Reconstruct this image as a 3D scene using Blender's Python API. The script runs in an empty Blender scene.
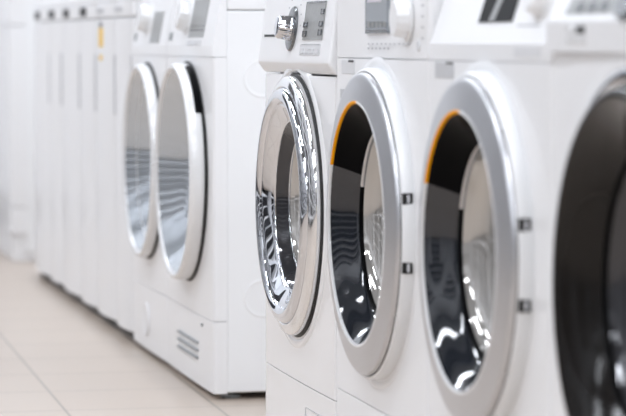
import bpy, bmesh, math, random
from mathutils import Vector, Matrix
random.seed(4)
S = bpy.context.scene
COL = S.collection
PI = math.pi
FZ = 0.013            # height the appliances stand at on their feet

# ------------------------------------------------------------------ materials
def mat(name, col, rough=.4, metal=0., coat=0., spec=.5, emit=None, trans=0., ior=1.45, noise=None, bump=0.):
    m = bpy.data.materials.new(name); m.use_nodes = True
    nt = m.node_tree; b = nt.nodes['Principled BSDF']
    b.inputs['Base Color'].default_value = (*col, 1)
    b.inputs['Roughness'].default_value = rough
    b.inputs['Metallic'].default_value = metal
    b.inputs['Coat Weight'].default_value = coat
    b.inputs['Coat Roughness'].default_value = .06
    b.inputs['Specular IOR Level'].default_value = spec
    b.inputs['Transmission Weight'].default_value = trans
    b.inputs['IOR'].default_value = ior
    if noise:                     # slight mottling of the colour (scale, amount)
        tc = nt.nodes.new('ShaderNodeTexCoord'); n = nt.nodes.new('ShaderNodeTexNoise')
        n.inputs['Scale'].default_value = noise[0]; n.inputs['Detail'].default_value = 5
        mx = nt.nodes.new('ShaderNodeMixRGB'); mx.blend_type = 'MULTIPLY'
        rp = nt.nodes.new('ShaderNodeMapRange'); rp.inputs['To Min'].default_value = 1-noise[1]; rp.inputs['To Max'].default_value = 1
        nt.links.new(tc.outputs['Object'], n.inputs['Vector']); nt.links.new(n.outputs['Fac'], rp.inputs['Value'])
        mx.inputs['Fac'].default_value = 1; mx.inputs['Color1'].default_value = (*col, 1)
        nt.links.new(rp.outputs['Result'], mx.inputs['Color2']); nt.links.new(mx.outputs['Color'], b.inputs['Base Color'])
        if bump:
            bp = nt.nodes.new('ShaderNodeBump'); bp.inputs['Strength'].default_value = bump; bp.inputs['Distance'].default_value = .002
            nt.links.new(n.outputs['Fac'], bp.inputs['Height']); nt.links.new(bp.outputs['Normal'], b.inputs['Normal'])
    return m

M = dict(
    white=mat('white_enamel', (.87, .875, .885), .34, coat=.15, noise=(3, .015)),
    gloss=mat('white_gloss', (.86, .865, .875), .16, coat=.5, noise=(3, .015)),
    panel=mat('white_panel', (.87, .875, .885), .3, coat=.2, noise=(4, .015)),
    side=mat('white_side_sheet', (.88, .89, .90), .38, noise=(3, .015)),
    silver=mat('satin_silver', (.57, .575, .595), .30, metal=.8, noise=(60, .03)),
    palesilver=mat('pale_silver', (.82, .825, .83), .22, metal=.12, noise=(60, .03)),
    rim=mat('white_rim', (.84, .85, .86), .28, coat=.2, noise=(4, .015)),
    chrome=mat('chrome', (.70, .715, .745), .035, metal=1., noise=(9, .02)),
    brightchrome=mat('bright_chrome', (.84, .845, .855), .07, metal=.9, noise=(9, .02)),
    black=mat('black_gloss', (.004, .004, .0045), .3, spec=.03, noise=(20, .1)),
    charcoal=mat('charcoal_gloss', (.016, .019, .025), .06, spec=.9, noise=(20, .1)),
    smoke=mat('smoked_glass', (.010, .0085, .0075), .16, spec=.3, noise=(20, .1)),
    screen=mat('black_screen', (.006, .006, .007), .3, spec=.03, noise=(20, .1)),
    rubber=mat('black_rubber', (.012, .012, .012), .5, noise=(40, .2)),
    orange=mat('orange_trim', (1., .40, .0), .5, spec=.1, noise=(20, .04)),
    glass=mat('door_glass', (.56, .545, .52), .05, metal=.55, spec=.8, noise=(6, .15)),
    glassgrey=mat('door_glass_grey', (.58, .62, .66), .07, metal=.55, spec=.8, noise=(6, .15)),
    glassdark=mat('door_glass_dark', (.05, .05, .055), .04, metal=.3, spec=.8, noise=(6, .15)),
    steel=mat('drum_steel', (.55, .55, .56), .25, metal=1., noise=(80, .1)),
    lcd=mat('lcd_grey', (.30, .33, .36), .25, noise=(120, .1)),
    lcdpale=mat('lcd_window', (.62, .60, .66), .25, noise=(120, .05)),
    lcdmid=mat('lcd_silver_grey', (.36, .37, .37), .3, noise=(160, .35)),
    lcddark=mat('lcd_dark', (.10, .11, .12), .2, noise=(120, .2)),
    ink=mat('grey_print', (.42, .43, .45), .5, noise=(60, .1)),
    knobdark=mat('engraved_metal', (.30, .31, .32), .22, metal=.9, noise=(260, .75)),
    key=mat('pale_grey_key', (.72, .73, .75), .4, noise=(90, .05)),
    yellow=mat('yellow_sticker', (.95, .62, .08), .5, noise=(90, .1)),
    stickerdark=mat('dark_sticker_print', (.18, .18, .19), .5, noise=(90, .1)),
    shade=mat('grey_recess', (.58, .59, .61), .5, noise=(40, .08)),
    foot=mat('grey_foot', (.30, .32, .33), .45, noise=(40, .1)),
    wall=mat('wall_paint', (.86, .875, .90), .7, noise=(2, .03), bump=.1),
    wallbeige=mat('wall_beige', (.62, .56, .47), .6, noise=(2, .05), bump=.1),
    ceil=mat('ceiling_paint', (.30, .305, .31), .8, noise=(2, .04), bump=.1),
    dark=mat('reflected_dark', (.03, .03, .035), .4, noise=(3, .3)),
    crate=mat('grey_crate', (.06, .063, .07), .55, noise=(20, .1)),
    pink=mat('pink_tag', (.85, .55, .52), .6, noise=(60, .05)),
)

def floor_mat():
    m = bpy.data.materials.new('beige_floor_tile'); m.use_nodes = True
    nt = m.node_tree; b = nt.nodes['Principled BSDF']; L = nt.links.new
    tc = nt.nodes.new('ShaderNodeTexCoord'); mp = nt.nodes.new('ShaderNodeMapping')
    mp.inputs['Location'].default_value = (0.102, 0.05, 0); mp.inputs['Rotation'].default_value = (0, 0, math.radians(.93))
    br = nt.nodes.new('ShaderNodeTexBrick'); br.offset = 0
    br.inputs['Scale'].default_value = 1
    br.inputs['Brick Width'].default_value = .31; br.inputs['Row Height'].default_value = .31
    br.inputs['Mortar Size'].default_value = .003; br.inputs['Mortar Smooth'].default_value = .2
    br.inputs['Color1'].default_value = (.545, .462, .392, 1); br.inputs['Color2'].default_value = (.53, .447, .378, 1)
    br.inputs['Mortar'].default_value = (.30, .26, .22, 1)
    n = nt.nodes.new('ShaderNodeTexNoise'); n.inputs['Scale'].default_value = 3; n.inputs['Detail'].default_value = 6
    rp = nt.nodes.new('ShaderNodeMapRange'); rp.inputs['To Min'].default_value = .94; rp.inputs['To Max'].default_value = 1.04
    mx = nt.nodes.new('ShaderNodeMixRGB'); mx.blend_type = 'MULTIPLY'; mx.inputs['Fac'].default_value = 1
    L(tc.outputs['Object'], mp.inputs['Vector']); L(mp.outputs['Vector'], br.inputs['Vector'])
    L(tc.outputs['Object'], n.inputs['Vector']); L(n.outputs['Fac'], rp.inputs['Value'])
    L(br.outputs['Color'], mx.inputs['Color1']); L(rp.outputs['Result'], mx.inputs['Color2'])
    L(mx.outputs['Color'], b.inputs['Base Color'])
    b.inputs['Roughness'].default_value = .28
    bp = nt.nodes.new('ShaderNodeBump'); bp.inputs['Strength'].default_value = .3; bp.inputs['Distance'].default_value = .001; bp.invert = True
    L(br.outputs['Fac'], bp.inputs['Height']); L(bp.outputs['Normal'], b.inputs['Normal'])
    return m
M['floor'] = floor_mat()

# ------------------------------------------------------------------ mesh helpers
def finish(bm, name, m, parent=None, sharp=35, weighted=True, label=None):
    bmesh.ops.remove_doubles(bm, verts=bm.verts, dist=1e-6)
    bmesh.ops.recalc_face_normals(bm, faces=bm.faces)
    me = bpy.data.meshes.new(name); bm.to_mesh(me); bm.free()
    for p in me.polygons: p.use_smooth = True
    me.set_sharp_from_angle(angle=math.radians(sharp))
    me.materials.append(M[m])
    o = bpy.data.objects.new(name, me); COL.objects.link(o)
    if weighted:
        w = o.modifiers.new('wn', 'WEIGHTED_NORMAL'); w.keep_sharp = True; w.weight = 100
    if parent: o.parent = parent
    if label: o['label'] = label
    return o

def bevel(bm, edges, w, seg=3):
    bmesh.ops.bevel(bm, geom=list(edges), offset=w, segments=seg, affect='EDGES', profile=.5, clamp_overlap=True)

def box(x0, x1, y0, y1, z0, z1, bev=.003, seg=3, bm=None):
    b = bmesh.new()
    r = bmesh.ops.create_cube(b, size=1)
    for v in b.verts:
        v.co = Vector(((x0+x1)/2+v.co.x*(x1-x0), (y0+y1)/2+v.co.y*(y1-y0), (z0+z1)/2+v.co.z*(z1-z0)))
    if bev: bevel(b, b.edges, bev, seg)
    return merge(bm, b)

def merge(bm, b):
    if bm is None: return b
    me = bpy.data.meshes.new('t'); b.to_mesh(me); b.free(); bm.from_mesh(me); bpy.data.meshes.remove(me)
    return bm

def prism(pts, axis, a0, a1, bev=0, seg=3):
    """extrude a closed 2-D outline: axis 'z' takes (x,y), axis 'y' takes (x,z)"""
    b = bmesh.new()
    def P(p, a): return Vector((p[0], p[1], a)) if axis == 'z' else Vector((p[0], a, p[1]))
    lo = [b.verts.new(P(p, a0)) for p in pts]; hi = [b.verts.new(P(p, a1)) for p in pts]
    n = len(pts)
    caps = [b.faces.new(lo), b.faces.new(hi[::-1])]
    for i in range(n): b.faces.new((lo[i], lo[(i+1) % n], hi[(i+1) % n], hi[i]))
    bmesh.ops.recalc_face_normals(b, faces=b.faces)
    if bev:
        es = {e for f in caps for e in f.edges}
        bevel(b, es, bev, seg)
    return b

def front_outline(w, depth, bow, r=.008, off=0.):
    """plan outline of a machine's front: bowed face at x = 0, rounded vertical edges"""
    h = w/2 - off
    pts = []
    for k in range(7):
        a = PI/2*k/6
        pts.append((r - r*math.sin(a), h - r + r*math.cos(a)))
    N = 14
    for k in range(1, N):
        y = (h-r)*(1-2*k/N)
        pts.append((-bow*(1-(y/(h-r))**2), y))
    for k in range(6, -1, -1):
        a = PI/2*k/6
        pts.append((r - r*math.sin(a), -(h - r + r*math.cos(a))))
    pts += [(depth, -h), (depth, h)]
    return pts

def lathe(prof, yc, zc, a0=0., a1=360., seg=96, closed=False, bm=None):
    """turn (radius, x) points about the x axis through (yc, zc); angle 0 = +y (left in the photo), 90 = up"""
    b = bmesh.new() if bm is None else bm
    full = abs(a1-a0) >= 359.9
    n = seg if full else max(4, int(seg*abs(a1-a0)/360))
    rings = []
    for k in range(n if full else n+1):
        a = math.radians(a0+(a1-a0)*k/n)
        rings.append([b.verts.new((x, yc+r*math.cos(a), zc+r*math.sin(a))) for r, x in prof])
    m = len(rings); np_ = len(prof)
    for k in range(m if full else m-1):
        A, B = rings[k], rings[(k+1) % m]
        for i in range(np_ if closed else np_-1):
            j = (i+1) % np_
            if (A[i].co-B[i].co).length < 1e-7 and (A[j].co-B[j].co).length < 1e-7: continue
            b.faces.new((A[i], A[j], B[j], B[i]))
    if closed and not full:
        b.faces.new(rings[0]); b.faces.new(rings[-1][::-1])
    return b

def smooth_prof(pts, n=6):
    """Catmull-Rom through profile points"""
    out = []
    for i in range(len(pts)-1):
        p0, p1, p2, p3 = pts[max(i-1, 0)], pts[i], pts[i+1], pts[min(i+2, len(pts)-1)]
        for k in range(n):
            t = k/n
            out.append(tuple(.5*((2*p1[j])+(-p0[j]+p2[j])*t+(2*p0[j]-5*p1[j]+4*p2[j]-p3[j])*t*t+(-p0[j]+3*p1[j]-3*p2[j]+p3[j])*t**3) for j in (0, 1)))
    out.append(pts[-1])
    return out

def bore(o, yc, zc, r, x0=-.1, x1=.19):
    """cut a round opening through a part"""
    b = lathe([(0, x0), (r, x0), (r, x1), (0, x1)], yc, zc)
    bmesh.ops.remove_doubles(b, verts=b.verts, dist=1e-6); bmesh.ops.recalc_face_normals(b, faces=b.faces)
    me = bpy.data.meshes.new('c'); b.to_mesh(me); b.free()
    c = bpy.data.objects.new('c', me); COL.objects.link(c)
    mats = list(o.data.materials); par = o.parent; o.parent = None
    wn = o.modifiers.get('wn')
    if wn: o.modifiers.remove(wn)
    md = o.modifiers.new('b', 'BOOLEAN'); md.operation = 'DIFFERENCE'; md.object = c; md.solver = 'EXACT'
    dg = bpy.context.evaluated_depsgraph_get(); dg.update()
    new = bpy.data.meshes.new_from_object(o.evaluated_get(dg))
    o.modifiers.clear(); old = o.data; o.data = new; new.name = old.name
    bpy.data.objects.remove(c)
    new.materials.clear()
    for m in mats: new.materials.append(m)
    for p in new.polygons: p.use_smooth = True
    new.set_sharp_from_angle(angle=math.radians(35))
    w = o.modifiers.new('wn', 'WEIGHTED_NORMAL'); w.keep_sharp = True; w.weight = 100
    o.parent = par
    return o

class Frame:
    """local frame of a tilted panel face: (y, up the face, out of the face)"""
    def __init__(s, x0, z0, tilt):
        t = math.radians(tilt); s.o = Vector((x0, 0, z0)); s.up = Vector((math.sin(t), 0, math.cos(t))); s.n = Vector((-math.cos(t), 0, math.sin(t)))
    def p(s, y, v, d): return s.o + Vector((0, y, 0)) + s.up*v + s.n*d
    def box(s, y0, y1, v0, v1, d0, d1, bev=.0006, seg=2, bm=None, skew=0.):
        b = bmesh.new(); bmesh.ops.create_cube(b, size=1)
        for v in b.verts:
            vv = (v0+v1)/2+v.co.z*(v1-v0)
            yy = (y0+y1)/2+v.co.y*(y1-y0)+skew*(vv-v0)
            dd = (d0+d1)/2+v.co.x*(d1-d0)
            v.co = s.p(yy, vv, dd)
        if bev: bevel(b, b.edges, bev, seg)
        return merge(bm, b)
    def turn(s, prof, y, v, seg=40, bm=None, ribs=0, ribd=0.):
        """turn (radius, out) points about the face normal at (y, v)"""
        b = bmesh.new() if bm is None else bm
        rings = []
        for k in range(seg):
            a = 2*PI*k/seg
            f = 1 - (ribd if ribs and (k*ribs//seg) % 2 else 0)
            rings.append([b.verts.new(s.p(y+r*f*math.cos(a), v+r*f*math.sin(a), d)) for r, d in prof])
        for k in range(seg):
            A, B = rings[k], rings[(k+1) % seg]
            for i in range(len(prof)-1):
                b.faces.new((A[i], A[i+1], B[i+1], B[i]))
        return b

def tag(o, label, cat, group=None):
    o['label'] = label; o['category'] = cat
    if group: o['group'] = group
    return o

def thing(name, loc, label, cat, group=None):
    o = bpy.data.objects.new(name, None); COL.objects.link(o); o.location = loc; o.empty_display_size = .1
    return tag(o, label, cat, group)

def struct(o):
    o['kind'] = 'structure'; return o

def clone(o, parent=None):
    c = o.copy(); COL.objects.link(c); c.parent = parent
    for ch in list(o.children): clone(ch, c)
    return c

# ------------------------------------------------------------------ common machine parts (x = 0 is the front face)
def shell(t, w, h, seam, kick, bow, dc, hole, body='white', front='white', worktop=.80, fdepth=.03, deep=.58, wx=.0612):
    """cabinet, front panel with its round opening, kick panel, worktop, feet, drum"""
    cy, cz = dc
    c = finish(box(fdepth-.001, deep, -w/2+.001, w/2-.001, FZ+.002, FZ+worktop, .004), 'cabinet', 'side', t)
    bore(c, cy, cz, hole, -.1, .24)
    f = finish(prism(front_outline(w, fdepth, bow), 'z', kick+.0007, seam-.0003, .0006), 'front_panel', front, t)
    bore(f, cy, cz, hole)
    if kick > FZ+.02:
        finish(prism(front_outline(w, fdepth, bow), 'z', FZ, kick-.0007, .0008), 'kick_panel', front, t)
    finish(box(wx, deep+.005, -w/2+.001, w/2-.001, FZ+worktop+.0015, FZ+h, .004), 'worktop', 'panel', t)
    for sx in (.045, deep-.05):
        for sy in (-1, 1):
            b = bmesh.new()
            prof = [(0, 0), (.021, 0), (.022, .003), (.020, .007), (.009, .008), (.009, FZ+.004), (0, FZ+.004)]
            rs = []
            for k in range(20):
                a = 2*PI*k/20
                rs.append([b.verts.new((sx+r*math.cos(a), sy*(w/2-.045)+r*math.sin(a), z)) for r, z in prof])
            for k in range(20):
                A, B = rs[k], rs[(k+1) % 20]
                for i in range(len(prof)-1): b.faces.new((A[i], A[i+1], B[i+1], B[i]))
            finish(b, 'foot', 'foot', t)
    finish(lathe([(hole-.004, .06), (hole-.006, .225), (.03, .232), (0, .23)], cy, cz), 'drum', 'steel', t)

def marks(fr, spots, t, name='printed_marking', m='ink'):
    b = None
    for (y, v, wy, wv) in spots: b = fr.box(y-wy/2, y+wy/2, v-wv/2, v+wv/2, -.0002, .00025, 0, bm=b)
    return finish(b, name, m, t, weighted=False)

# ------------------------------------------------------------------ A: the chrome-door machine
def chrome_machine():
    w = .597; yc = 4.782
    t = thing('washing_machine', (0, yc, 0), 'white washing machine with polished chrome round door and chrome programme dial', 'washing machine')
    dc = (.012, .4566)
    shell(t, w, .85, .690, .144, .003, dc, .19, front='gloss')
    # bulging control panel whose bottom edge overhangs the door
    prof = [(.03, .692), (.004, .692), (-.002, .694), (-.0125, .709), (-.0135, .714), (-.012, .722), (.003, .835), (.01, .848), (.0605, FZ+.85-.001), (.0605, .692)]
    b = prism(prof, 'y', -w/2, w/2)
    bevel(b, [e for e in b.edges if all(abs(abs(v.co.y)-w/2) < 1e-5 for v in e.verts) and abs(e.verts[0].co.y-e.verts[1].co.y) < 1e-5], .006, 3)
    p = finish(b, 'control_panel', 'panel', t)
    fr = Frame(-.012, .722, 7.5)
    def Y(y): return y*.99-yc+.012      # measured on the face, brought to this panel
    # display
    d = finish(fr.box(Y(4.585), Y(4.738), .030, .096, -.001, .0015), 'display', 'lcdmid', p)
    for (y0, y1, v0, v1) in ((4.71, 4.737, .036, .045), (4.71, 4.737, .052, .060), (4.588, 4.612, .038, .047), (4.588, 4.612, .053, .061), (4.588, 4.608, .074, .082)):
        finish(fr.box(Y(y0), Y(y1), v0, v1, .001, .003), 'display_key', 'lcddark', p)
    finish(fr.box(Y(4.59), Y(4.736), .0935, .0965, .001, .002, 0), 'display_edge', 'lcddark', p)
    # key strip below the display
    finish(fr.box(Y(4.592), Y(4.748), .004, .021, -.001, .0012), 'key_strip', 'key', p)
    for k in range(4):
        y = 4.610+k*.040
        finish(fr.box(Y(y-.013), Y(y+.013), .007, .0135, .001, .0022), 'key', 'key', p)
    marks(fr, [(Y(4.67), .0218, .15, .0014)] + [(Y(4.61+k*.04), .0165, .02, .003) for k in range(4)], p)
    # small printed symbols round the dial
    marks(fr, [(Y(4.84)+.062*math.cos(a*.35+.3), .053+.058*math.sin(a*.35+.3), .006, .0025) for a in range(0, 9)] +
              [(Y(4.72+.02*k), .102, .012, .003) for k in range(4)], p)
    # dial: engraved disc and knurled chrome grip
    ky, kv = Y(4.838), .050
    k = finish(fr.turn([(0, -.001), (.040, -.001), (.0405, .002), (.038, .0045), (.024, .0055), (0, .0055)], ky, kv, 64), 'dial', 'knobdark', p)
    finish(fr.turn([(.0225, .005), (.0215, .010), (.0205, .026), (.0185, .0295), (.016, .0305), (0, .031)], ky, kv, 80, ribs=40, ribd=.05), 'dial_grip', 'chrome', p, sharp=60, label='chrome dial grip')
    # dispenser grip slot
    finish(fr.box(Y(4.985), Y(5.082), .036, .0400, -.004, .0006, .0004), 'dispenser_slot', 'rubber', p, label='dark dispenser slot')
    # embossed ring round the door
    finish(lathe(smooth_prof([(.262, .002), (.255, -.003), (.247, -.0055), (.240, -.004), (.236, .002)], 4), *dc), 'door_surround', 'gloss', t)
    finish(lathe([(.232, .004), (.2365, .003), (.2372, -.0005), (.2345, -.005), (.229, -.004), (.226, .004)], *dc), 'gasket', 'rubber', t)
    # door
    band = smooth_prof([(.2300, -.0045), (.2318, -.010), (.2312, -.0165), (.227, -.0215), (.2175, -.0255), (.2125, -.0262), (.2105, -.0235)], 6)
    door = finish(lathe(band, *dc, seg=160), 'door', 'brightchrome', t, sharp=70, weighted=False, label='polished chrome door')
    finish(lathe(smooth_prof([(.2106, -.0215), (.2096, -.0275), (.2055, -.0335), (.1975, -.0362), (.1895, -.0352), (.184, -.0318), (.181, -.028)], 6), *dc, seg=160), 'front_ring', 'chrome', door, sharp=70, weighted=False)
    finish(lathe(smooth_prof([(.181, -.028), (.1755, -.0265), (.168, -.022), (.156, -.014), (.152, -.0105)], 5), *dc, seg=160), 'inner_rim', 'chrome', door, sharp=70, weighted=False)
    finish(lathe(smooth_prof([(.152, -.0105), (.1505, -.0115), (.149, -.0098), (.1485, -.0075)], 5), *dc, seg=160), 'bead', 'chrome', door, sharp=70, weighted=False)
    finish(lathe(smooth_prof([(.1485, -.0075), (.144, -.001), (.137, .008), (.133, .0135)], 6), *dc, seg=128), 'glass_wall', 'glassdark', door, sharp=70, weighted=False)
    finish(lathe(smooth_prof([(.133, .0135), (.131, .0122), (.1285, .0128), (.128, .0155)], 5), *dc, seg=160), 'glass_bead', 'chrome', door, sharp=70, weighted=False)
    finish(lathe(smooth_prof([(.128, .0155), (.120, .025), (.100, .036), (.06, .043), (.03, .045), (0, .0455)], 6), *dc, seg=128), 'door_glass', 'glass', door, sharp=70, weighted=False)
    # service flap on the kick panel
    fb = None
    for y0, y1, z0, z1 in ((-.215, -.075, .1045, .1058), (-.215, -.075, .030, .0313), (-.0763, -.075, .031, .105), (-.215, -.2137, .031, .105)):
        fb = box(-.0036, -.001, y0, y1, z0, z1, 0, bm=fb)
    finish(fb, 'service_flap', 'shade', t, weighted=False)
    return t
chrome_machine()

# ------------------------------------------------------------------ B and C: silver doors with orange trim
def silver_door(t, dc):
    door = finish(lathe([(.238, -.0215), (.2365, -.0262), (.234, -.0282), (.228, -.0293), (.197, -.0350), (.1935, -.0356)], *dc, seg=160), 'door', 'silver', t, sharp=40, label='silver door ring')
    finish(lathe([(.2448, .001), (.2452, -.004), (.2450, -.014), (.2435, -.0185), (.2405, -.0205), (.2385, -.0195), (.2378, -.012)], *dc, seg=160), 'door_bezel', 'rim', door, sharp=50)
    lip = [(.1935, -.0356), (.1915, -.0364), (.1893, -.0355), (.1886, -.032), (.1915, -.030)]
    finish(lathe(lip, *dc, a0=27, a1=93, seg=160, closed=True), 'orange_trim', 'orange', door, label='orange trim strip')
    finish(lathe(lip, *dc, a0=93, a1=387, seg=160, closed=True), 'lip', 'rim', door)
    cone = [(.1888, -.032), (.182, -.024), (.170, -.009), (.1585, .004), (.1545, .0095)]  # one ring in two tones; the edge of its reflection is painted in
    finish(lathe(smooth_prof(cone, 4), *dc, a0=27, a1=153, seg=160), 'upper_inner_ring', 'black', door, sharp=70, weighted=False, label='upper half of inner ring, dark reflection painted black')
    finish(lathe(smooth_prof(cone, 4), *dc, a0=153, a1=387, seg=160), 'lower_inner_ring', 'charcoal', door, sharp=70, weighted=False, label='lower half of inner ring, lighter reflection painted dark grey')
    seal = smooth_prof([(.1548, .009), (.1515, .0075), (.1485, .0095), (.1475, .014)], 4)
    finish(lathe(seal, *dc, a0=118, a1=380, seg=128), 'glass_seal', 'black', door, sharp=70, weighted=False)
    finish(lathe(seal, *dc, a0=20, a1=118, seg=128), 'lit_glass_seal', 'steel', door, sharp=70, weighted=False, label='upper glass seal, painted bright as if lit')  # same seal; its lit look is put into a brighter material
    finish(lathe(smooth_prof([(.1475, .014), (.140, .027), (.122, .038), (.085, .046), (.04, .050), (0, .051)], 6), *dc, seg=128), 'door_glass', 'glass', door, sharp=70, weighted=False)
    # two hinge slots on the near side of the bezel
    for z in (.515, .412):
        dz = z-dc[1]; y = dc[0]-math.sqrt(.2452**2-dz*dz)
        h = finish(box(-.0195, -.0035, y-.0015, y+.006, z-.0085, z+.0085, .001), 'hinge_slot', 'rubber', door, label='black hinge slot')
        finish(box(-.013, -.0085, y-.0025, y-.0008, z-.006, z+.006, .0006), 'hinge_pin', 'chrome', h)

def dial_white(fr, t, y, v, r, out, name='dial', m='panel'):
    k = finish(fr.turn([(r*1.18, -.001), (r*1.18, .0015), (r*1.12, .003), (r*1.0, .0035)], y, v, 48), name, 'rim', t)
    finish(fr.turn([(r, .003), (r*.97, out*.5), (r*.92, out*.86), (r*.84, out), (0, out*1.03)], y, v, 60, ribs=30, ribd=.03), 'dial_grip', m, k, sharp=50)
    return k

def flush_panel_machine():
    w = .597; yc = 4.181
    t = thing('washing_machine', (0, yc, 0), 'white washing machine with silver door and grey flush display beside chrome-door machine', 'washing machine')
    dc = (.014, .4625)
    shell(t, w, .85, .7215, .169, .0, dc, .20)
    p = finish(prism(front_outline(w, .0605, -.0035), 'z', .7222, FZ+.849, .002), 'control_panel', 'panel', t)
    fr = Frame(0, .7235, 0)
    def Y(y): return y-yc
    d = finish(fr.box(Y(4.124), Y(4.268), .0385, .112, -.004, .0008), 'display', 'lcd', p)
    finish(fr.box(Y(4.165), Y(4.252), .087, .104, .0006, .0014, .0003), 'display_window', 'lcdpale', p)
    finish(fr.box(Y(4.126), Y(4.266), .0395, .044, .0006, .0012, .0003), 'display_edge', 'lcddark', p)
    for k in range(5):
        finish(fr.box(Y(4.140+k*.026)-.008, Y(4.140+k*.026)+.008, .0480, .0560, .0006, .0016, .0004), 'touch_key', 'lcdmid', p)
    marks(fr, [(Y(4.196), .0615, .13, .0016)], p, m='lcdpale')
    marks(fr, [(Y(4.25-k*.028), .0215, .012, .0022) for k in range(10)], p, 'upper_marking_row')
    marks(fr, [(Y(4.252-k*.026), .0145, .010, .0030) for k in range(6)], p, 'lower_marking_row')
    marks(fr, [(Y(4.098), .050+k*.013, .010, .002) for k in range(5)], p, 'marking_column')
    marks(fr, [(Y(3.915), .030+k*.016, .014, .0018) for k in range(4)], p, 'marking_column')
    finish(fr.turn([(.008, -.001), (.008, .001), (.006, .0015), (0, .0015)], Y(3.94), .018, 20), 'start_key', 'key', p)
    dial_white(fr, p, Y(4.005), .060, .030, .022)
    # dispenser grip: small silvered recess with a dark upper end
    f = finish(box(-.0012, .004, Y(4.345), Y(4.437), .6955, .7185, .0012), 'dispenser_grip', 'key', t)
    finish(box(-.0018, .002, Y(4.350), Y(4.385), .7150, .7185, .0006), 'grip_recess', 'rubber', f)
    finish(box(-.001, .004, Y(4.385), Y(4.447), .655, .671, .001), 'grey_patch', 'shade', t)  # small flat grey patch below the dispenser grip
    silver_door(t, dc)
    # low step that runs along the panel seam and round the top of the door
    finish(lathe(smooth_prof([(.262, .001), (.258, -.0008), (.254, -.0014), (.250, -.0008), (.247, .001)], 4), *dc, seg=160), 'door_surround', 'white', t)
    return t
flush_panel_machine()

def sloped_panel_machine():
    w = .597; yc = 3.581
    t = thing('washing_machine', (0, yc, 0), 'white washing machine with silver door and black display on sloping panel', 'washing machine')
    dc = (.014, .4625)
    shell(t, w, .85, .7215, .169, .0, dc, .20)
    prof = [(.03, .7222), (0, .7222), (0, .746), (.002, .7485), (.0335, .846), (.036, FZ+.849), (.06, FZ+.849), (.06, .7222)]
    b = prism(prof, 'y', -w/2, w/2)
    bevel(b, [e for e in b.edges if abs(e.verts[0].co.y-e.verts[1].co.y) < 1e-5], .004, 3)
    p = finish(b, 'control_panel', 'panel', t)
    fr = Frame(.002, .7485, 17.5)
    def Y(y): return y-yc
    finish(fr.box(Y(3.490), Y(3.648), .0275, .100, -.002, .0010), 'display', 'screen', p, label='black display')
    b = None
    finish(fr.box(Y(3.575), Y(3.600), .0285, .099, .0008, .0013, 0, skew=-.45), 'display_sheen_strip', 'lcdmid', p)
    dial_white(fr, p, Y(3.375), .060, .028, .020)
    marks(fr, [(Y(3.41), .022, .10, .0022)], p)
    f = finish(box(-.0012, .004, Y(3.740), Y(3.840), .6965, .7195, .0012), 'dispenser_grip', 'shade', t)
    finish(box(-.0018, .002, Y(3.743), Y(3.778), .7165, .7195, .0006), 'grip_recess', 'rubber', f)
    finish(box(-.0008, .002, Y(3.330), Y(3.445), .7285, .7420, .0006), 'name_plate', 'key', p)
    silver_door(t, dc)
    finish(lathe(smooth_prof([(.262, .001), (.258, -.0008), (.254, -.0014), (.250, -.0008), (.247, .001)], 4), *dc, seg=160), 'door_surround', 'white', t)
    return t
sloped_panel_machine()

# ------------------------------------------------------------------ D: black door, nearest
def black_door_machine():
    w = .597; yc = 2.981
    t = thing('washing_machine', (0, yc, 0), 'white washing machine with wide black door ring nearest the camera', 'washing machine')
    dc = (-.016, .4575)
    shell(t, w, .85, .735, .12, .004, dc, .20)
    prof = [(.03, .7355), (-.010, .7355), (-.010, .770), (-.006, .776), (.028, .846), (.034, FZ+.849), (.06, FZ+.849), (.06, .7355)]
    b = prism(prof, 'y', -w/2, w/2)
    bevel(b, [e for e in b.edges if abs(e.verts[0].co.y-e.verts[1].co.y) < 1e-5], .005, 3)
    p = finish(b, 'control_panel', 'panel', t)
    fr = Frame(-.006, .776, 26)
    def Y(y): return y-yc
    finish(fr.box(Y(2.86), Y(3.215), .0065, .075, -.002, .0010), 'display', 'lcdmid', p)
    for k in range(3):
        finish(fr.box(Y(3.165-.045*k)-.010, Y(3.165-.045*k)+.010, .0085, .020, .0008, .0018), 'display_key', 'lcddark', p)
    finish(fr.turn([(.055, -.001), (.055, .008), (.05, .010), (.0, .010)], Y(2.98), .05, 40), 'dial', 'knobdark', p)
    f = finish(box(-.0112, -.004, Y(3.115), Y(3.190), .745, .767, .0015), 'dispenser_grip', 'palesilver', t)
    finish(box(-.0118, -.006, Y(3.118), Y(3.150), .758, .767, .0008), 'grip_recess', 'rubber', f)
    finish(lathe(smooth_prof([(.292, .002), (.285, -.002), (.275, -.0045), (.266, -.004), (.262, .002)], 4), *dc, seg=128), 'door_surround', 'white', t)
    finish(lathe(smooth_prof([(.264, .0), (.263, -.006), (.258, -.010), (.250, -.011), (.242, -.008), (.240, -.002)], 5), *dc, seg=160), 'chrome_ring', 'chrome', t, sharp=70, weighted=False, label='chrome ring behind door')
    door = finish(lathe(smooth_prof([(.2395, -.004), (.2405, -.014), (.2385, -.021), (.233, -.0245), (.224, -.023), (.205, -.010), (.190, .006), (.180, .022)], 6), *dc, seg=160), 'door', 'smoke', t, sharp=70, weighted=False, label='wide black door ring')
    finish(lathe(smooth_prof([(.180, .022), (.1775, .020), (.175, .022), (.174, .027)], 4), *dc, seg=128), 'glass_seal', 'black', door, sharp=70, weighted=False)
    finish(lathe(smooth_prof([(.174, .027), (.165, .042), (.14, .055), (.09, .064), (.04, .068), (0, .069)], 6), *dc, seg=128), 'door_glass', 'glassdark', door, sharp=70, weighted=False)
    return t
black_door_machine()

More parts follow.
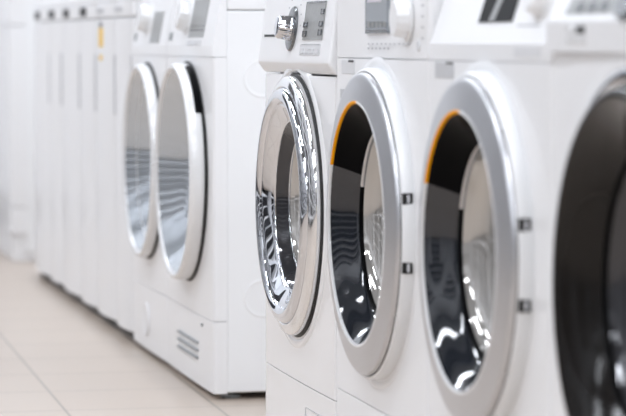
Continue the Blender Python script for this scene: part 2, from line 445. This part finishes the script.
# ------------------------------------------------------------------ E and F: the two behind the gap
def pale_door_machine(yc, w, dr, proj, label, handle, vents):
    t = thing('washing_machine', (0, yc, 0), label, 'washing machine', None)
    dc = (0.0, .4665)
    shell(t, w, .85, .7165, .1645, .002, dc, dr-.045, wx=.0305)
    prof = [(.03, .7172), (-.001, .7172), (-.001, .738), (-.0005, .742), (.0195, .846), (.023, FZ+.849), (.0297, FZ+.849), (.0297, .7172)]
    b = prism(prof, 'y', -w/2, w/2)
    p = finish(b, 'control_panel', 'panel', t, sharp=8)
    fr = Frame(-.0005, .742, 11.3)
    y0, y1 = (-.165, .01) if vents else (-.150, -.02)
    finish(fr.box(y0, y1, .016 if vents else .004, .1 if vents else .078, -.002, .0010), 'display', 'lcdmid', p)
    if vents:
        finish(fr.box(y0, y1, .030, .034, .0008, .0013, 0), 'display_line', 'lcddark', p)
        finish(fr.box(y0, y1, .040, .043, .0008, .0013, 0), 'display_line', 'lcddark', p)
    for k in range(4 if vents else 0):
        finish(fr.box(-.150+.045*k, -.120+.045*k, -.0005, .009, .0, .0018), 'key', 'key', p)
    dial_white(fr, p, .060, .062, .034, .026, m='palesilver')
    finish(fr.box(.225 if w > .57 else .2, w/2-.03, .010, .027, -.004, .0008, .001), 'dispenser_slot', 'foot', p)
    # door ring
    q = proj
    ring = smooth_prof([(dr-.006, -.004), (dr-.003, -.012), (dr-.003, -q+.010), (dr-.006, -q+.002), (dr-.011, -q-.001), (dr-.016, -q+.001), (dr-.019, -q+.006)], 5)
    door = finish(lathe(ring, *dc, seg=160), 'door', 'palesilver', t, sharp=70, weighted=False)
    finish(lathe(smooth_prof([(dr-.019, -q+.006), (dr-.038, -q+.024), (dr-.058, -q+.042)], 4), *dc, seg=128), 'inner_ring', 'glassgrey', door, sharp=70, weighted=False)
    finish(lathe(smooth_prof([(dr-.058, -q+.042), (dr-.085, -q+.064), (dr-.12, -q+.078), (.06, -q+.086), (0, -q+.088)], 6), *dc, seg=128), 'door_glass', 'glassgrey', door, sharp=70, weighted=False)
    finish(lathe([(dr-.012, .004), (dr+.0005, .003), (dr+.001, -.004), (dr-.004, -.0075), (dr-.014, -.006)], *dc, seg=128), 'gasket', 'rubber', t)
    if handle:
        hp = [(dr-.010, -.006), (dr+.0005, -.0055), (dr+.0005, -.016), (dr-.004, -.0215), (dr-.011, -.0215)]
        finish(lathe(hp, *dc, a0=106, a1=146, seg=160, closed=True), 'door_handle', 'black', door, label='black grip recess of the door')
    if vents:
        for k in range(3):
            z = .1035-.0165*k
            finish(box(-.0065, .002, -.125, .125, z-.0022, z+.0022, .0008), 'vent_slot', 'foot', t)
        finish(box(-.005, .002, -.1775, -.1695, .1440, .1500, .001), 'filter_catch', 'foot', t)
        # round hand grip pressed into the cabinet side
        for gz in (.212, .672):
            b = bmesh.new(); prof2 = [(.041, .0004), (.0385, -.0014), (.035, -.0012), (.030, .0006), (0, .0006)]
            rs = []
            for k in range(48):
                a = 2*PI*k/48
                rs.append([b.verts.new((.105+r*math.cos(a), -w/2+.001+d, gz+r*math.sin(a))) for r, d in prof2])
            for k in range(48):
                A, B = rs[k], rs[(k+1) % 48]
                for i in range(4): b.faces.new((A[i], A[i+1], B[i+1], B[i]))
            finish(b, 'side_grip', 'side', t)
    else:
        finish(lathe([(.040, .001), (.040, -.006), (.037, -.0075), (.033, -.006), (.030, -.0045), (0, -.0045)], 0.02, .085, seg=48), 'filter_cover', 'white', t)
    return t
pale_door_machine(5.916, .584, .2395, .038, 'white washing machine with pale door, black grip and three vent slots, beside the gap', True, True)
pale_door_machine(6.470, .512, .2330, .030, 'white washing machine with pale door between vented machine and slim white appliances', False, False)

# ------------------------------------------------------------------ six slim white appliances further along
edges = [(6.732, 7.016), (7.020, 7.374), (7.378, 7.700), (7.704, 8.100), (8.104, 8.392), (8.396, 8.800)]
slim_labels = [
    'slim white appliance right next to the pale-door washing machines',
    'slim white appliance with a yellow sticker on its front',
    'slim white appliance just beyond the one with the yellow sticker',
    'slim white appliance with dark display, second beyond the yellow-stickered one',
    'slim white appliance with dark display, second from the far end of the row',
    'slim white appliance at the far end of the row, before the refrigerator']
def slim(i, ya, yb):
    w = yb-ya; yc = (ya+yb)/2
    t = thing('slim_appliance', (0, yc, 0), slim_labels[i], 'appliance', 'slim white appliances in the row')
    finish(box(.024, .58, -w/2+.001, w/2-.001, .0275, FZ+.80, .004), 'cabinet', 'side', t)
    finish(prism(front_outline(w, .025, .012, .016), 'z', .028, .8085, .003), 'front_panel', 'white', t)
    finish(prism(front_outline(w, .025, .012, .016), 'z', .8115, .850, .003), 'control_panel', 'panel', t)
    finish(prism(front_outline(w, .585, .006, .014), 'z', .851, .868, .004), 'worktop', 'panel', t)
    finish(box(.018, .05, -w/2, w/2, .0, .027, 0), 'plinth', 'rubber', t)  # strip painted black for the contact shadow under the front
    if i >= 2:
        finish(box(-.0135, .0, -.055, .055, .818, .842, .001), 'display', 'screen', t)
    else:
        finish(box(-.0135, .0, -.055, .055, .824, .836, .001), 'display', 'shade', t)
    # long grey strip down the near edge of the front
    finish(box(-.0006, .008, -w/2+.004, -w/2+.018, .560, .715, .002), 'edge_strip', 'shade', t)
    if i == 1:
        finish(box(-.0135, .0, -.040, .020, .735, .785, .0005), 'sticker', 'yellow', t, label='yellow sticker')
        finish(box(-.0135, .0, -.032, .010, .7860, .800, .0005), 'sticker_header', 'stickerdark', t, label='dark sticker header')
        finish(box(-.0135, .0, -.030, .008, .700, .714, .0005), 'round_sticker', 'yellow', t, label='small yellow sticker')
    return t
for i, (a, b_) in enumerate(edges): slim(i, a, b_)

# ------------------------------------------------------------------ beyond the row
t = thing('refrigerator', (.29, 9.64, 0), 'tall white refrigerator standing past the far end of the row', 'refrigerator')
finish(box(-.256, .30, -.30, .30, .03, 1.82, .004), 'cabinet', 'side', t)
finish(box(-.31, -.254, -.30, .30, .1875, .8025, .004), 'door', 'white', t)
finish(box(-.31, -.254, -.30, .30, .8045, 1.82, .004), 'upper_door', 'white', t)
finish(box(-.31, -.254, -.30, .30, .093, .186, .004), 'drawer', 'white', t)
finish(box(-.30, .28, -.29, .29, 0, .092, .004), 'plinth', 'white', t)

t = thing('display_plinth', (-.05, 10.17, 0), 'low grey plinth on the floor by the back wall left of the refrigerator', 'plinth')
finish(box(-.32, .33, -.2, .2, 0, .08, .006), 'base', 'key', t)
finish(box(-.30, .31, -.18, .18, .08, .185, .006), 'body', 'crate', t)
t = thing('wall_cabinet', (-.05, 10.47, 0), 'tall white cabinet against the back wall behind the grey plinth', 'cabinet')
finish(box(-.40, .40, -.12, .12, .0, 1.9, .01), 'body', 'wall', t)
finish(box(.02, .075, -.128, -.119, .235, .29, .001), 'price_tag', 'pink', t, label='pale pink price tag')

# ------------------------------------------------------------------ the room
def plane_box(name, m, x0, x1, y0, y1, z0, z1):
    return struct(finish(box(x0, x1, y0, y1, z0, z1, 0), name, m, None, weighted=False))
fl = plane_box('floor', 'floor', -3.6, 2.0, -4.0, 10.7, -.05, 0)
plane_box('wall_back', 'wall', -3.6, 2.0, 10.6, 10.7, 0, 3.2)
plane_box('wall_right', 'wall', 1.9, 2.0, -4.0, 10.6, 0, 3.2)
plane_box('wall_left', 'wall', -3.6, -3.5, -4.0, 10.6, 0, 3.2)
plane_box('wall_front', 'wallbeige', -3.5, 1.9, -4.1, -4.0, 0, 3.2)
plane_box('ceiling', 'ceil', -3.6, 2.0, -4.1, 10.7, 3.2, 3.25)

# unseen dark and white bays across the aisle, added for the doors to reflect
n_trim = 1
def trim(*a):
    global n_trim
    plane_box('trim_%d' % n_trim, *a); n_trim += 1
for k in range(9):
    y = -3.6+1.55*k
    trim('dark', -3.5, -3.46, y, y+1.2, 1.0, 2.4)
    for z in (1.2, 1.5, 1.8, 2.1):
        trim('wall', -3.46, -3.2, y, y+1.2, z, z+.05)
    trim('dark', -3.5, -3.40, y, y+1.2, .0, .93)
    for z in (.14, .40, .66):
        trim('wall', -3.40, -3.05, y, y+1.2, z, z+.035)
    trim('wall', -3.5, -3.05, y+1.2, y+1.26, 0, .95)
plane_box('added_dark_slab', 'dark', -3.0, -1.9, 10.56, 10.6, 0, 2.1)  # unseen dark slab on the back wall, added for the door rings to reflect
for k in range(4):
    x = -3.3+1.3*k
    plane_box('added_dark_pane_%d' % (k+1), 'dark', x, x+1.05, -4.0, -3.97, .9, 2.7)  # unseen dark panes behind the camera, added for the chrome to mirror
for k in range(3):
    trim('dark', -2.1+1.4*k, -1.85+1.4*k, -4.0, 10.6, 3.02, 3.18)  # unseen dark ceiling strips, added for contrast in the reflections

# ------------------------------------------------------------------ light: rows of fluorescent ceiling fittings
def area(x, y, sx, sy, e, col=(.93, .97, 1.04)):
    l = bpy.data.lights.new('ceiling_lamp', 'AREA'); l.shape = 'RECTANGLE'; l.size = sx; l.size_y = sy; l.energy = e; l.color = col
    o = bpy.data.objects.new('ceiling_lamp', l); COL.objects.link(o); o.location = (x, y, 3.15)
    return o
for y in (-2.5, -.3, 1.9, 4.1, 6.3, 8.5, 10.0):
    for x in (-2.7, -1.3, .1, 1.3):
        area(x, y, .16, 1.3, (66 if y < 6 else 54)*(1.25 if x < -1 else .9))

wd = bpy.data.worlds.new('World'); S.world = wd; wd.use_nodes = True
bg = wd.node_tree.nodes['Background']; bg.inputs['Color'].default_value = (.93, .96, 1, 1); bg.inputs['Strength'].default_value = .6

# ------------------------------------------------------------------ camera: long lens, aimed down the row
f = 2750.
cam = bpy.data.cameras.new('camera'); co = bpy.data.objects.new('camera', cam); COL.objects.link(co)
cam.sensor_fit = 'HORIZONTAL'; cam.sensor_width = 36; cam.lens = f/626*36
cam.clip_start = .05; cam.clip_end = 60
pitch = math.atan(166/f); yaw = math.atan(609/math.hypot(f, 166))
co.location = (-1.03, 0, .748)
co.rotation_euler = (PI/2-pitch, 0, -yaw)
cam.dof.use_dof = True; cam.dof.focus_distance = 4.86; cam.dof.aperture_fstop = 5.0
S.camera = co

S.view_settings.view_transform = 'Standard'; S.view_settings.look = 'None'
S.view_settings.exposure = -1.85; S.view_settings.gamma = 1; S.view_settings.use_curve_mapping = False
S.cycles.max_bounces = 10; S.cycles.diffuse_bounces = 6; S.cycles.glossy_bounces = 6
S.cycles.use_denoising = True
